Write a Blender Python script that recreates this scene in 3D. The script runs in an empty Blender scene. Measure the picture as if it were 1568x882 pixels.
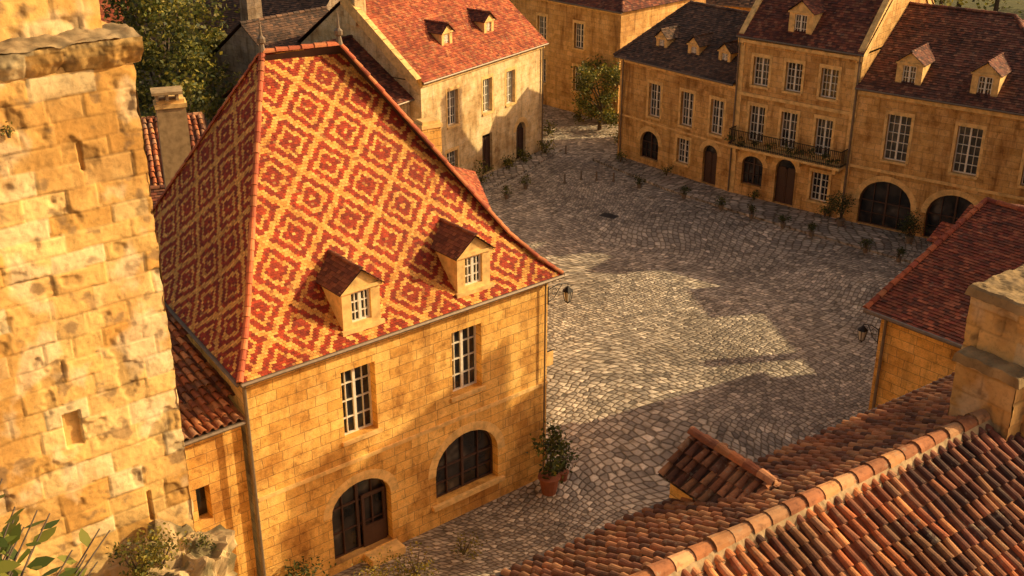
import bpy, math, random
from mathutils import Vector, noise
R=random.Random(7)
sc=bpy.context.scene
def V(x,y,z=0.0): return Vector((x,y,z))
Z=V(0,0,1)
# ---------------------------------------------------------------- materials
def new_mat(name):
    m=bpy.data.materials.new(name); m.use_nodes=True
    nt=m.node_tree; b=nt.nodes['Principled BSDF']
    return m,nt,b
def N(nt,t,**kw):
    n=nt.nodes.new(t)
    for k,v in kw.items(): setattr(n,k,v)
    return n
def ramp(nt,src,stops):
    r=nt.nodes.new('ShaderNodeValToRGB'); el=r.color_ramp.elements
    el[0].position=stops[0][0]; el[0].color=(*stops[0][1],1)
    el[1].position=stops[-1][0]; el[1].color=(*stops[-1][1],1)
    for p,c in stops[1:-1]:
        e=el.new(p); e.color=(*c,1)
    nt.links.new(src,r.inputs[0]); return r.outputs[0]
def mix(nt,a,b,fac,mode='MIX'):
    m=nt.nodes.new('ShaderNodeMix'); m.data_type='RGBA'; m.blend_type=mode
    for s,v in ((0,fac),(6,a),(7,b)):
        if hasattr(v,'links'): nt.links.new(v,m.inputs[s])
        elif isinstance(v,(int,float)): m.inputs[s].default_value=v
        else: m.inputs[s].default_value=(*v,1)
    return m.outputs[2]
def noise_n(nt,vec,scale,detail=5,rough=.6):
    n=N(nt,'ShaderNodeTexNoise'); n.inputs['Scale'].default_value=scale; n.inputs['Detail'].default_value=detail; n.inputs['Roughness'].default_value=rough
    nt.links.new(vec,n.inputs['Vector']); return n.outputs[0]
def stone(name,c1,c2,mortar,rowh=.33,bw=.62,ms=.013,bump=.6,stain=(.52,.38,.25),stainamt=.75,streak=.7):
    m,nt,b=new_mat(name); L=nt.links
    tc=N(nt,'ShaderNodeTexCoord'); obj=tc.outputs['Object']; uv=tc.outputs['UV']
    nz=N(nt,'ShaderNodeTexNoise'); nz.inputs['Scale'].default_value=1.3; L.new(uv,nz.inputs['Vector'])
    vm=N(nt,'ShaderNodeVectorMath',operation='MULTIPLY_ADD'); L.new(nz.outputs['Color'],vm.inputs[0]); vm.inputs[1].default_value=(.12,.04,0); L.new(uv,vm.inputs[2])
    br=N(nt,'ShaderNodeTexBrick',offset=.5,squash=1.35,squash_frequency=3); L.new(vm.outputs[0],br.inputs['Vector'])
    br.inputs['Color1'].default_value=(*c1,1); br.inputs['Color2'].default_value=(*c2,1); br.inputs['Mortar'].default_value=(*mortar,1)
    br.inputs['Scale'].default_value=1; br.inputs['Mortar Size'].default_value=ms; br.inputs['Mortar Smooth'].default_value=.4
    br.inputs['Brick Width'].default_value=bw; br.inputs['Row Height'].default_value=rowh
    n1=noise_n(nt,obj,.55,6,.65); n2=noise_n(nt,obj,5,8,.7); n3=noise_n(nt,obj,26,4,.6); n4=noise_n(nt,obj,1.7,6,.7)
    s1=ramp(nt,n1,[(.36,stain),(.5,(.95,.92,.88)),(.66,(1.15,1.14,1.12))])
    c=mix(nt,br.outputs['Color'],s1,stainamt,'MULTIPLY')
    mp=N(nt,'ShaderNodeMapping'); mp.inputs['Scale'].default_value=(2.6,2.6,.28); L.new(obj,mp.inputs[0])
    n5=noise_n(nt,mp.outputs[0],1.0,5,.65)
    c=mix(nt,c,ramp(nt,n5,[(.34,(.48,.40,.32)),(.46,(.93,.90,.86)),(.6,(1.05,1.05,1.05))]),streak,'MULTIPLY')
    s4=ramp(nt,n4,[(.34,(.50,.40,.30)),(.42,(.9,.86,.8)),(.5,(1,1,1)),(.64,(1.05,1.12,1.35))])
    c=mix(nt,c,s4,.75,'MULTIPLY')
    s2=ramp(nt,n2,[(.30,(.50,.43,.36)),(.45,(1,1,1)),(.7,(1.2,1.17,1.1))])
    c=mix(nt,c,s2,.75,'MULTIPLY')
    s3=ramp(nt,n3,[(.35,(.75,.72,.67)),(.6,(1.1,1.09,1.07))])
    c=mix(nt,c,s3,.6,'MULTIPLY')
    L.new(c,b.inputs['Base Color']); b.inputs['Roughness'].default_value=.92
    bp=N(nt,'ShaderNodeBump'); bp.inputs['Strength'].default_value=bump; bp.inputs['Distance'].default_value=.03
    ma=N(nt,'ShaderNodeMath',operation='MULTIPLY_ADD'); L.new(br.outputs['Fac'],ma.inputs[0]); ma.inputs[1].default_value=-.8; L.new(n2,ma.inputs[2])
    ad=N(nt,'ShaderNodeMath',operation='MULTIPLY_ADD'); L.new(n3,ad.inputs[0]); ad.inputs[1].default_value=.4; L.new(ma.outputs[0],ad.inputs[2])
    L.new(ad.outputs[0],bp.inputs['Height']); L.new(bp.outputs[0],b.inputs['Normal'])
    return m
def attr_mat(name,rough=.85,lichen=.0,lc=(.42,.38,.30),nscale=9,bump=.3,dirt=.5,ls=2.6):
    m,nt,b=new_mat(name); L=nt.links
    at=N(nt,'ShaderNodeAttribute',attribute_name='Col'); tc=N(nt,'ShaderNodeTexCoord'); obj=tc.outputs['Object']
    n1=noise_n(nt,obj,nscale,6,.7); n0=noise_n(nt,obj,.5,4,.6)
    c=mix(nt,at.outputs['Color'],ramp(nt,n1,[(.32,(.45,.40,.36)),(.48,(1,1,1)),(.72,(1.25,1.2,1.1))]),dirt,'MULTIPLY')
    c=mix(nt,c,ramp(nt,n0,[(.35,(.55,.50,.45)),(.55,(1.1,1.1,1.1))]),dirt,'MULTIPLY')
    if lichen>0:
        n2=noise_n(nt,obj,ls,8,.75)
        f=ramp(nt,n2,[(.64-lichen*.12,(0,0,0)),(.70-lichen*.08,(.7,.7,.7))])
        c=mix(nt,c,lc,f)
    L.new(c,b.inputs['Base Color']); b.inputs['Roughness'].default_value=rough
    bp=N(nt,'ShaderNodeBump'); bp.inputs['Strength'].default_value=bump; bp.inputs['Distance'].default_value=.02
    L.new(n1,bp.inputs['Height']); L.new(bp.outputs[0],b.inputs['Normal'])
    return m
def plain(name,c,rough=.7,metal=0,var=.4,scale=8):
    m,nt,b=new_mat(name); L=nt.links
    tc=N(nt,'ShaderNodeTexCoord'); n1=noise_n(nt,tc.outputs['Object'],scale,5,.6)
    cc=mix(nt,c,ramp(nt,n1,[(.3,(.55,.52,.48)),(.6,(1.15,1.15,1.15))]),var,'MULTIPLY')
    L.new(cc,b.inputs['Base Color']); b.inputs['Roughness'].default_value=rough; b.inputs['Metallic'].default_value=metal
    return m
def leafmat(name):
    m,nt,b=new_mat(name); at=N(nt,'ShaderNodeAttribute',attribute_name='Col')
    nt.links.new(at.outputs['Color'],b.inputs['Base Color']); b.inputs['Roughness'].default_value=.6
    tr=N(nt,'ShaderNodeBsdfTranslucent'); nt.links.new(at.outputs['Color'],tr.inputs[0])
    ms=N(nt,'ShaderNodeMixShader'); ms.inputs[0].default_value=.35
    nt.links.new(b.outputs[0],ms.inputs[1]); nt.links.new(tr.outputs[0],ms.inputs[2])
    nt.links.new(ms.outputs[0],nt.nodes['Material Output'].inputs[0]); return m
M={}
M['stone']=stone('golden_limestone',(.92,.58,.165),(.74,.41,.09),(.44,.26,.085),streak=.45)
M['stone_far']=stone('pale_limestone',(.76,.47,.165),(.58,.34,.10),(.46,.29,.115),stain=(.6,.47,.34),streak=.85)
M['stone_white']=stone('rendered_limestone',(.84,.66,.36),(.78,.58,.29),(.66,.5,.26),bump=.2,stain=(.60,.45,.28),streak=.7)
M['stone_grey']=stone('grey_limestone',(.38,.30,.20),(.28,.21,.14),(.22,.18,.12),stain=(.5,.45,.4))
M['trim']=plain('dressed_stone_trim',(.80,.52,.185),.85,0,.8,3.5)
M['trim_dark']=plain('weathered_stone',(.42,.29,.14),.9,0,.8,4)
M['tower']=attr_mat('weathered_tower_stone',.95,.08,(.42,.28,.13),9,.5,.45,1.4)
M['glazed']=attr_mat('patterned_roof_tile',.8,0,(.30,.22,.13),6,.25,.45,3.5)
M['tile']=attr_mat('old_clay_tile',.88,.3,(.32,.23,.15),5,.35,.7,2.2)
M['canal']=attr_mat('canal_clay_tile',.88,.55,(.34,.27,.17),6,.4,.85,3.0)
M['frame']=plain('painted_window_frame',(.80,.74,.60),.5,0,.3,10)
M['wood']=plain('dark_wood_door',(.07,.032,.02),.5,0,.5,12)
M['iron']=plain('black_iron',(.025,.022,.02),.5,.5,.3)
M['zinc']=plain('zinc_gutter',(.20,.15,.10),.5,.3,.5)
M['terracotta']=plain('terracotta_pot',(.30,.10,.045),.8)
M['stonepot']=plain('stone_pot',(.20,.15,.10),.9)
M['leaf']=leafmat('foliage')
M['bark']=plain('bark',(.10,.07,.045),.9,0,.7,14)
M['grass']=plain('meadow_grass',(.10,.10,.025),.95,0,.8,.6)
m,nt,b=new_mat('window_glass'); tc=N(nt,'ShaderNodeTexCoord')
n1=noise_n(nt,tc.outputs['Object'],1.4,2,.5)
nt.links.new(ramp(nt,n1,[(.4,(.012,.014,.017)),(.6,(.05,.045,.04)),(.72,(.13,.11,.085))]),b.inputs['Base Color']); b.inputs['Roughness'].default_value=.12
M['glass']=m
m,nt,b=new_mat('lamp_glass'); b.inputs['Base Color'].default_value=(.55,.5,.4,1); b.inputs['Roughness'].default_value=.3; M['lampglass']=m
# cobbles
def cobble(name,scale,tone=1.0,bump=1.0,rot=.69):
    m,nt,b=new_mat(name); L=nt.links; tc=N(nt,'ShaderNodeTexCoord'); obj=tc.outputs['Object']
    nz=N(nt,'ShaderNodeTexNoise'); nz.inputs['Scale'].default_value=.09; nz.inputs['Detail'].default_value=1; L.new(obj,nz.inputs['Vector'])
    vm=N(nt,'ShaderNodeVectorMath',operation='MULTIPLY_ADD'); L.new(nz.outputs['Color'],vm.inputs[0]); vm.inputs[1].default_value=(8,8,0); L.new(obj,vm.inputs[2])
    mp=N(nt,'ShaderNodeMapping'); mp.inputs['Rotation'].default_value=(0,0,rot); mp.inputs['Scale'].default_value=(1,1.2,1); L.new(vm.outputs[0],mp.inputs[0])
    v1=N(nt,'ShaderNodeTexVoronoi',feature='F1'); v2=N(nt,'ShaderNodeTexVoronoi',feature='DISTANCE_TO_EDGE')
    for v in (v1,v2):
        v.inputs['Scale'].default_value=scale; v.inputs['Randomness'].default_value=.45; L.new(mp.outputs[0],v.inputs['Vector'])
    sep=N(nt,'ShaderNodeSeparateColor'); L.new(v1.outputs['Color'],sep.inputs[0])
    t=tone
    c=ramp(nt,sep.outputs[0],[(0,(.30*t,.26*t,.21*t)),(.3,(.47*t,.405*t,.32*t)),(.6,(.60*t,.52*t,.41*t)),(.85,(.74*t,.64*t,.49*t)),(1,(.98*t,.86*t,.68*t))])
    g=ramp(nt,v2.outputs['Distance'],[(.0,(.30,.27,.22)),(.07,(.55,.51,.45)),(.18,(1,1,1))])
    c=mix(nt,c,g,1.0,'MULTIPLY')
    n1=noise_n(nt,obj,.18,6,.62); n2=noise_n(nt,obj,7,6,.7); n3=noise_n(nt,obj,1.1,5,.7)
    c=mix(nt,c,ramp(nt,n1,[(.35,(.64,.63,.62)),(.52,(1,1,1)),(.68,(1.22,1.19,1.13))]),.85,'MULTIPLY')
    c=mix(nt,c,ramp(nt,n3,[(.35,(.66,.64,.61)),(.55,(1.05,1.05,1.05))]),.7,'MULTIPLY')
    c=mix(nt,c,ramp(nt,n2,[(.3,(.64,.62,.59)),(.6,(1.12,1.11,1.09))]),.7,'MULTIPLY')
    L.new(c,b.inputs['Base Color']); b.inputs['Roughness'].default_value=.7
    r=ramp(nt,v2.outputs['Distance'],[(.0,(0,0,0)),(.10,(.5,.5,.5)),(.24,(.85,.85,.85)),(.5,(1,1,1))])
    ma=N(nt,'ShaderNodeMath',operation='MULTIPLY_ADD'); L.new(n2,ma.inputs[0]); ma.inputs[1].default_value=.3; L.new(r,ma.inputs[2])
    bp=N(nt,'ShaderNodeBump'); bp.inputs['Strength'].default_value=bump; bp.inputs['Distance'].default_value=.045
    L.new(ma.outputs[0],bp.inputs['Height']); L.new(bp.outputs[0],b.inputs['Normal']); return m
M['cobble']=cobble('cobblestones',3.7,.90)
M['flag']=cobble('flagstones',2.8,.82,.5,.2)
# ---------------------------------------------------------------- mesh builder
class MB:
    def __init__(s,name,mats):
        s.name=name; s.mats=mats; s.v=[]; s.f=[]; s.uv=[]; s.c=[]; s.m=[]
    def add(s,pts,mat=0,uv=None,col=(1,1,1)):
        i=len(s.v); s.v.extend([tuple(p) for p in pts]); n=len(pts)
        s.f.append(tuple(range(i,i+n)))
        s.uv.extend(uv if uv else [(p[0],p[2]) for p in pts]); s.c.extend([(*col,1.0)]*n); s.m.append(mat)
    def build(s,parent=None):
        if not s.f: return None
        me=bpy.data.meshes.new(s.name); me.from_pydata(s.v,[],s.f)
        u=me.uv_layers.new(name='UVMap'); u.data.foreach_set('uv',[x for p in s.uv for x in p])
        c=me.color_attributes.new('Col','FLOAT_COLOR','CORNER'); c.data.foreach_set('color',[x for p in s.c for x in p])
        me.polygons.foreach_set('material_index',s.m)
        for k in s.mats: me.materials.append(M[k])
        o=bpy.data.objects.new(s.name,me); sc.collection.objects.link(o)
        if parent: o.parent=parent
        return o
def empty(name):
    o=bpy.data.objects.new(name,None); sc.collection.objects.link(o); return o
class Fr:
    def __init__(s,p0,p1):
        s.p0=V(p0[0],p0[1]); s.p1=V(p1[0],p1[1]); s.d=(s.p1-s.p0); s.L=s.d.length; s.d.normalize(); s.o=V(s.d.y,-s.d.x)
    def pt(s,a,o,z): return s.p0+s.d*a+s.o*o+Z*z
def box(mb,fr,a0,a1,o0,o1,z0,z1,mat=0,col=(1,1,1),taper=0):
    P=[fr.pt(a,o,z) for z,t in ((z0,0),(z1,taper)) for a,o in ((a0+t,o0+t),(a1-t,o0+t),(a1-t,o1-t),(a0+t,o1-t))]
    for q,uv in (((0,1,5,4),((a0,z0),(a1,z0),(a1,z1),(a0,z1))),((2,3,7,6),((a1,z0),(a0,z0),(a0,z1),(a1,z1))),((1,2,6,5),((o0,z0),(o1,z0),(o1,z1),(o0,z1))),((3,0,4,7),((o1,z0),(o0,z0),(o0,z1),(o1,z1))),((4,5,6,7),((a0,o0),(a1,o0),(a1,o1),(a0,o1))),((3,2,1,0),((a0,o1),(a1,o1),(a1,o0),(a0,o0)))):
        mb.add([P[i] for i in q],mat,list(uv),col)
def tube(mb,pts,rad,seg=7,mat=0,col=(1,1,1),cap=True):
    rings=[]
    for i,p in enumerate(pts):
        d=(pts[min(i+1,len(pts)-1)]-pts[max(i-1,0)])
        d=d.normalized() if d.length>1e-6 else V(0,0,1)
        x=d.cross(Z) if abs(d.z)<.95 else d.cross(V(1,0,0)); x.normalize(); y=d.cross(x)
        r=rad[i] if isinstance(rad,(list,tuple)) else rad
        rings.append([p+x*(r*math.cos(2*math.pi*k/seg))+y*(r*math.sin(2*math.pi*k/seg)) for k in range(seg)])
    for i in range(len(rings)-1):
        for k in range(seg):
            mb.add([rings[i][k],rings[i][(k+1)%seg],rings[i+1][(k+1)%seg],rings[i+1][k]],mat,None,col)
    if cap:
        mb.add(rings[0][::-1],mat,None,col); mb.add(rings[-1],mat,None,col)
# ---------------------------------------------------------------- roofs
def pal(cols,var=.22):
    def f(s=0,t=0):
        c=R.choice(cols); k=1+R.uniform(-var,var); return (c[0]*k,c[1]*k,c[2]*k)
    return f
RED=pal([(.42,.10,.035),(.36,.075,.028),(.48,.13,.045),(.30,.065,.03),(.44,.16,.06)],.28)
DRED=pal([(.18,.05,.026),(.13,.038,.022),(.23,.065,.03),(.10,.034,.022),(.25,.095,.045)],.3)
BRN=pal([(.16,.055,.032),(.12,.045,.028),(.19,.07,.038),(.09,.04,.028),(.22,.10,.055)],.3)
DARK=pal([(.12,.068,.042),(.09,.052,.034),(.15,.082,.048),(.18,.095,.053),(.07,.046,.032)],.3)
ORANGE=pal([(.50,.17,.055),(.42,.125,.04),(.58,.24,.085),(.30,.09,.034),(.48,.21,.09),(.21,.075,.034),(.38,.19,.095)],.32)
BROWN=pal([(.28,.105,.042),(.19,.07,.033),(.35,.145,.06),(.13,.055,.028),(.38,.18,.075)],.3)
def setup(E0,E1,A0,A1,prof):
    e=E1-E0; e.z=0; e.normalize(); a=A0-E0; a.z=0; m=a-e*a.dot(e); Q=m.length; m/=Q; H=A0.z-E0.z
    pr=[(x*Q,y*H) for x,y in (prof or [(0,0),(1,1)])]
    ln=[0]
    for i in range(1,len(pr)): ln.append(ln[-1]+math.hypot(pr[i][0]-pr[i-1][0],pr[i][1]-pr[i-1][1]))
    def P(t):
        t=min(max(t,0),ln[-1])
        for i in range(1,len(pr)):
            if t<=ln[i]+1e-9:
                f=(t-ln[i-1])/(ln[i]-ln[i-1]); return pr[i-1][0]+(pr[i][0]-pr[i-1][0])*f, pr[i-1][1]+(pr[i][1]-pr[i-1][1])*f
        return pr[-1]
    return e,m,Q,H,P,ln[-1],(E1-E0).dot(e),(A0-E0).dot(e),(A1-E0).dot(e),pr
def tiles(mb,E0,E1,A0,A1,tw,ex,colfn,prof=None,lift=.028,mat=0):
    e,m,Q,H,P,T,s1,sa0,sa1,pr=setup(E0,E1,A0,A1,prof)
    for i in range(1,len(pr)):
        (q0,z0),(q1,z1)=pr[i-1],pr[i]
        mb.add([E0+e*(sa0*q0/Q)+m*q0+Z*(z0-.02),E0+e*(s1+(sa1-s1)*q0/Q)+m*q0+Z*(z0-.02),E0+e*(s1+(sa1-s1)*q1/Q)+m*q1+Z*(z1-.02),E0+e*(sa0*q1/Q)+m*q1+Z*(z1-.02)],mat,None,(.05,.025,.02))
    n=int(math.ceil(T/ex))
    for i in range(n):
        t0=i*ex; t1=min(T,t0+ex*1.02); q0,z0=P(t0); q1,z1=P(t1); qm=(q0+q1)/2
        if q1-q0<1e-4: continue
        sl=sa0*qm/Q; sr=s1+(sa1-s1)*qm/Q
        nr=(Z*(q1-q0)-m*(z1-z0)).normalized(); off=(i%2)*tw/2
        b0=E0+m*q0+Z*z0; b1=E0+m*q1+Z*z1
        k=math.floor((sl-off)/tw)
        while True:
            a=max(sl,k*tw+off)+.003; b=min(sr,k*tw+off+tw)-.003; k+=1
            if a>=sr-.01: break
            if b-a<.015: continue
            l=lift+R.uniform(-.008,.018)*lift/.028; l2=l+R.uniform(-.008,.008)*lift/.028; col=colfn((a+b)/2,(t0+t1)/2)
            p=[b0+e*a+nr*l,b0+e*b+nr*l2,b1+e*b+nr*.006,b1+e*a+nr*.006]
            mb.add(p,mat,None,col)
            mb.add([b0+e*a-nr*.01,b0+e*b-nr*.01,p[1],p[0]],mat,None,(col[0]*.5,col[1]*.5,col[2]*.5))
def canal(mb,E0,E1,A0,A1,cw,ex,colfn,prof=None,mat=0,pan=None,seg=6):
    e,m,Q,H,P,T,s1,sa0,sa1,pr=setup(E0,E1,A0,A1,prof)
    n=int(math.ceil(T/ex)); smin=min(0,sa0); smax=max(s1,sa1)
    cols=int((smax-smin)/cw)+1
    jit={k:R.uniform(-.012,.012) for k in range(cols+2)}
    for i in range(n):
        t0=i*ex; t1=min(T,t0+ex*1.08); q0,z0=P(t0); q1,z1=P(t1); qm=(q0+q1)/2
        if t1-t0<.02: continue
        sl=sa0*qm/Q; sr=s1+(sa1-s1)*qm/Q
        nr=(Z*(q1-q0)-m*(z1-z0)).normalized(); b0=E0+m*q0+Z*z0; b1=E0+m*q1+Z*z1
        for k in range(cols):
            c=smin+(k+.5)*cw+jit[k]+R.uniform(-.018,.018)
            if c<sl or c>sr: continue
            col=colfn(c,(t0+t1)/2); tw=R.uniform(-.025,.025); sag=.03*noise.noise(V(c*.8,t0*.8,4))
            r0=cw*.36; r1=cw*.29; h0=.03+R.uniform(0,.04)+sag; h1=.012+sag
            ra=[b0+e*(c-math.cos(math.pi*j/seg)*r0)+nr*(h0+math.sin(math.pi*j/seg)*r0*.9) for j in range(seg+1)]
            rb=[b1+e*(c+tw-math.cos(math.pi*j/seg)*r1)+nr*(h1+math.sin(math.pi*j/seg)*r1*.9) for j in range(seg+1)]
            for j in range(seg): mb.add([ra[j],ra[j+1],rb[j+1],rb[j]],mat,None,col)
            ri=[b0+e*(c-math.cos(math.pi*j/seg)*r0*.82)+nr*(h0-.01+math.sin(math.pi*j/seg)*r0*.7) for j in range(seg+1)]
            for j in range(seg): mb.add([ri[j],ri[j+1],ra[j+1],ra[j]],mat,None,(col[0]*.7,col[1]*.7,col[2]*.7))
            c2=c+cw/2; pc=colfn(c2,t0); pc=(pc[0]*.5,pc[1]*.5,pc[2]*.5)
            pts0=[b0+e*(c2-cw*.30)+nr*.045,b0+e*(c2-cw*.12)+nr*.012,b0+e*(c2+cw*.12)+nr*.012,b0+e*(c2+cw*.30)+nr*.045]
            pts1=[b1+e*(c2-cw*.34)+nr*.02,b1+e*(c2-cw*.12)+nr*-.008,b1+e*(c2+cw*.12)+nr*-.008,b1+e*(c2+cw*.34)+nr*.02]
            for j in range(3): mb.add([pts0[j],pts0[j+1],pts1[j+1],pts1[j]],mat,None,pc)
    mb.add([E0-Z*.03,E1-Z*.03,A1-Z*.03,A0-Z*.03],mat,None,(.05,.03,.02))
def caps(mb,pts,r,ln,colfn,mat=0,seg=6):
    for a,b in zip(pts[:-1],pts[1:]):
        d=b-a; L=d.length; d=d/L; x=d.cross(Z).normalized(); u=x.cross(d).normalized()
        n=max(1,int(L/ln))
        for i in range(n):
            p=a+d*(L*i/n); q=a+d*(L*(i+1.12)/n if i<n-1 else L); col=colfn(); rr=r*R.uniform(.95,1.1); h=R.uniform(0,.02)
            A=[p+x*(math.cos(math.pi*j/seg)*rr*1.08)+u*(math.sin(math.pi*j/seg)*rr+h) for j in range(seg+1)]
            B=[q+x*(math.cos(math.pi*j/seg)*rr*.9)+u*(math.sin(math.pi*j/seg)*rr*.85) for j in range(seg+1)]
            for j in range(seg): mb.add([A[j],A[j+1],B[j+1],B[j]],mat,None,col)
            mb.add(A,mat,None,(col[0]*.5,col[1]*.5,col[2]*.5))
# ---------------------------------------------------------------- walls & windows
class Bld:
    def __init__(s,name,stone='stone',tile='tile'):
        s.e=empty(name)
        s.w=MB('walls',[stone]); s.t=MB('stone_trim',['trim']); s.r=MB('roof_tiles',[tile]); s.fm=MB('window_frames',['frame','wood','iron']); s.g=MB('window_glass',['glass']); s.z=MB('gutters',['zinc']); s.x=MB('plain_parts',['trim_dark'])
    def done(s):
        for k in (s.w,s.t,s.r,s.fm,s.g,s.z,s.x): k.build(s.e)
def arcz(o,a):
    if not o.get('arch'): return o['z1']
    c=(o['s0']+o['s1'])/2; r=(o['s1']-o['s0'])/2; zs=o['z1']-o['arch']
    return zs+o['arch']*math.sqrt(max(0,1-((a-c)/r)**2))
def wall(B,p0,p1,z0,z1,ops=(),dep=.26,uo=0):
    fr=Fr(p0,p1); ss=sorted(set([0,fr.L]+[v for o in ops for v in (o['s0'],o['s1'])])); zs=sorted(set([z0,z1]+[v for o in ops for v in (o['z0'],o['z1'])]))
    for i in range(len(ss)-1):
        for j in range(len(zs)-1):
            a,b,c,d=ss[i],ss[i+1],zs[j],zs[j+1]; ca,cz=(a+b)/2,(c+d)/2
            if any(o['s0']<ca<o['s1'] and o['z0']<cz<o['z1'] for o in ops): continue
            B.w.add([fr.pt(a,0,c),fr.pt(b,0,c),fr.pt(b,0,d),fr.pt(a,0,d)],0,[(a+uo,c),(b+uo,c),(b+uo,d),(a+uo,d)])
    for o in ops:
        a0,a1,c0,c1=o['s0'],o['s1'],o['z0'],o['z1']; n=14 if o.get('arch') else 1
        zsp=c1-o.get('arch',0)
        pr=[(a0+(a1-a0)*(.5-.5*math.cos(math.pi*k/n)) if n>1 else (a0,a1)[k]) for k in range(n+1)]
        arc=[(a,arcz(o,a)) for a in pr]
        if n>1:
            for k in range(n):
                (a,za),(b,zb)=arc[k],arc[k+1]
                B.w.add([fr.pt(a,0,za),fr.pt(b,0,zb),fr.pt(b,0,c1),fr.pt(a,0,c1)],0,[(a+uo,za),(b+uo,zb),(b+uo,c1),(a+uo,c1)])
            nv=13; c=(a0+a1)/2; r=(a1-a0)/2
            for k in range(nv):
                t0=math.pi*k/nv+.004; t1=math.pi*(k+1)/nv-.004; h=o['arch']; pp=.006+R.uniform(0,.008)
                q=[(c-math.cos(t)*r*f,zsp+math.sin(t)*(h+(r*(f-1)))) for t,f in ((t0,1.0),(t1,1.0),(t1,1+.3/r),(t0,1+.3/r))]
                B.t.add([fr.pt(x,pp,zz) for x,zz in q])
                B.t.add([fr.pt(q[3][0],-.0,q[3][1]),fr.pt(q[2][0],-.0,q[2][1]),fr.pt(q[2][0],pp,q[2][1]),fr.pt(q[3][0],pp,q[3][1])])
        rv=[(a0,c0)]+arc+[(a1,c0)]
        for k in range(len(rv)):
            (a,za),(b,zb)=rv[k],rv[(k+1)%len(rv)]
            B.w.add([fr.pt(a,0,za),fr.pt(b,0,zb),fr.pt(b,-dep-.1,zb),fr.pt(a,-dep-.1,za)],0,[(0,za),(.01,zb),(dep,zb),(dep,za)])
        B.g.add([fr.pt(a,-dep,z) for a,z in [(a1,c0)]+arc[::-1]+[(a0,c0)]][::-1])
        fill=o.get('fill','win'); w=a1-a0; h=c1-c0; fmat=1 if fill in('door','shop') else 0
        bx=lambda x0,x1,y0,y1,m=fmat,pr=0: box(B.fm,fr,x0,x1,-dep+.005,-dep+.06+pr,y0,y1,m)
        ft=.055
        if fill=='door':
            bx(a0+.03,a1-.03,c0,zsp if n>1 else c1-.25,1,0); 
            bx(a0+w*.5-.02,a0+w*.5+.02,c0,zsp,1,.03)
            for f in (.12,.56):
                for g in (.08,.5): bx(a0+w*f,a0+w*(f+.32),c0+h*g,c0+h*(g+.3),1,.02)
            bx(a0,a0+ft,c0,zsp,1,.02); bx(a1-ft,a1,c0,zsp,1,.02)
        elif fill=='slit': pass
        else:
            bx(a0,a0+ft,c0,zsp); bx(a1-ft,a1,c0,zsp); bx(a0+ft,a1-ft,c0,c0+ft)
            if n==1: bx(a0+ft,a1-ft,c1-ft,c1)
            else:
                for k in range(n):
                    (a,za),(b,zb)=arc[k],arc[k+1]
                    c=(a0+a1)/2
                    ia,ib=c+(a-c)*.94,c+(b-c)*.94; iza,izb=zsp+(za-zsp)*.93,zsp+(zb-zsp)*.93
                    B.fm.add([fr.pt(a,-dep+.05,za),fr.pt(b,-dep+.05,zb),fr.pt(ib,-dep+.05,izb),fr.pt(ia,-dep+.05,iza)],fmat)
                bx(a0+ft,a1-ft,zsp-.03,zsp+.03)
            nx=o.get('nx',2); nz=o.get('nz',4)
            for k in range(1,nx):
                x=a0+w*k/nx; t=.045 if (k*2==nx) else .02
                bx(x-t,x+t,c0+ft,arcz(o,x)-.02,fmat,.012)
            for k in range(1,nz):
                z=c0+(zsp-c0)*k/nz; bx(a0+ft,a1-ft,z-.015,z+.015,fmat,.006)
            if nx==2:
                for q in (.25,.75): bx(a0+w*q-.012,a0+w*q+.012,c0+ft,zsp-ft,fmat,.003)
        if fill=='shop':
            dx=o.get('doorx')
            if dx:
                z9=zsp+.15
                for x0,x1,y0,y1 in ((dx[0],dx[0]+.09,c0,z9),(dx[1]-.09,dx[1],c0,z9),(dx[0]+.09,dx[1]-.09,c0,c0+.75),(dx[0]+.09,dx[1]-.09,z9-.1,z9)): box(B.fm,fr,x0,x1,-dep+.07,-dep+.13,y0,y1,1)
        if fill=='win' and n==1:
            if o.get('surr',True):
                box(B.t,fr,a0-.1,a1+.1,-.02,.08,c0-.12,c0-.002)
                if not o.get('sillonly'):
                    box(B.t,fr,a0-.15,a0-.003,-.02,.018,c0+.002,c1+.2); box(B.t,fr,a1+.003,a1+.15,-.02,.018,c0+.002,c1+.2)
                    box(B.t,fr,a0,a1,-.02,.022,c1+.003,c1+.2)
    return fr
def W(s,w,z0,z1,**k): return dict(s0=s-w/2,s1=s+w/2,z0=z0,z1=z1,**k)
def band(B,fr,a0,a1,z0,z1,pr=.06): box(B.t,fr,a0,a1,-.02,pr,z0,z1)
def gutter(B,a,b,r=.07):
    tube(B.z,[a,b],r,6)
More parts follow.
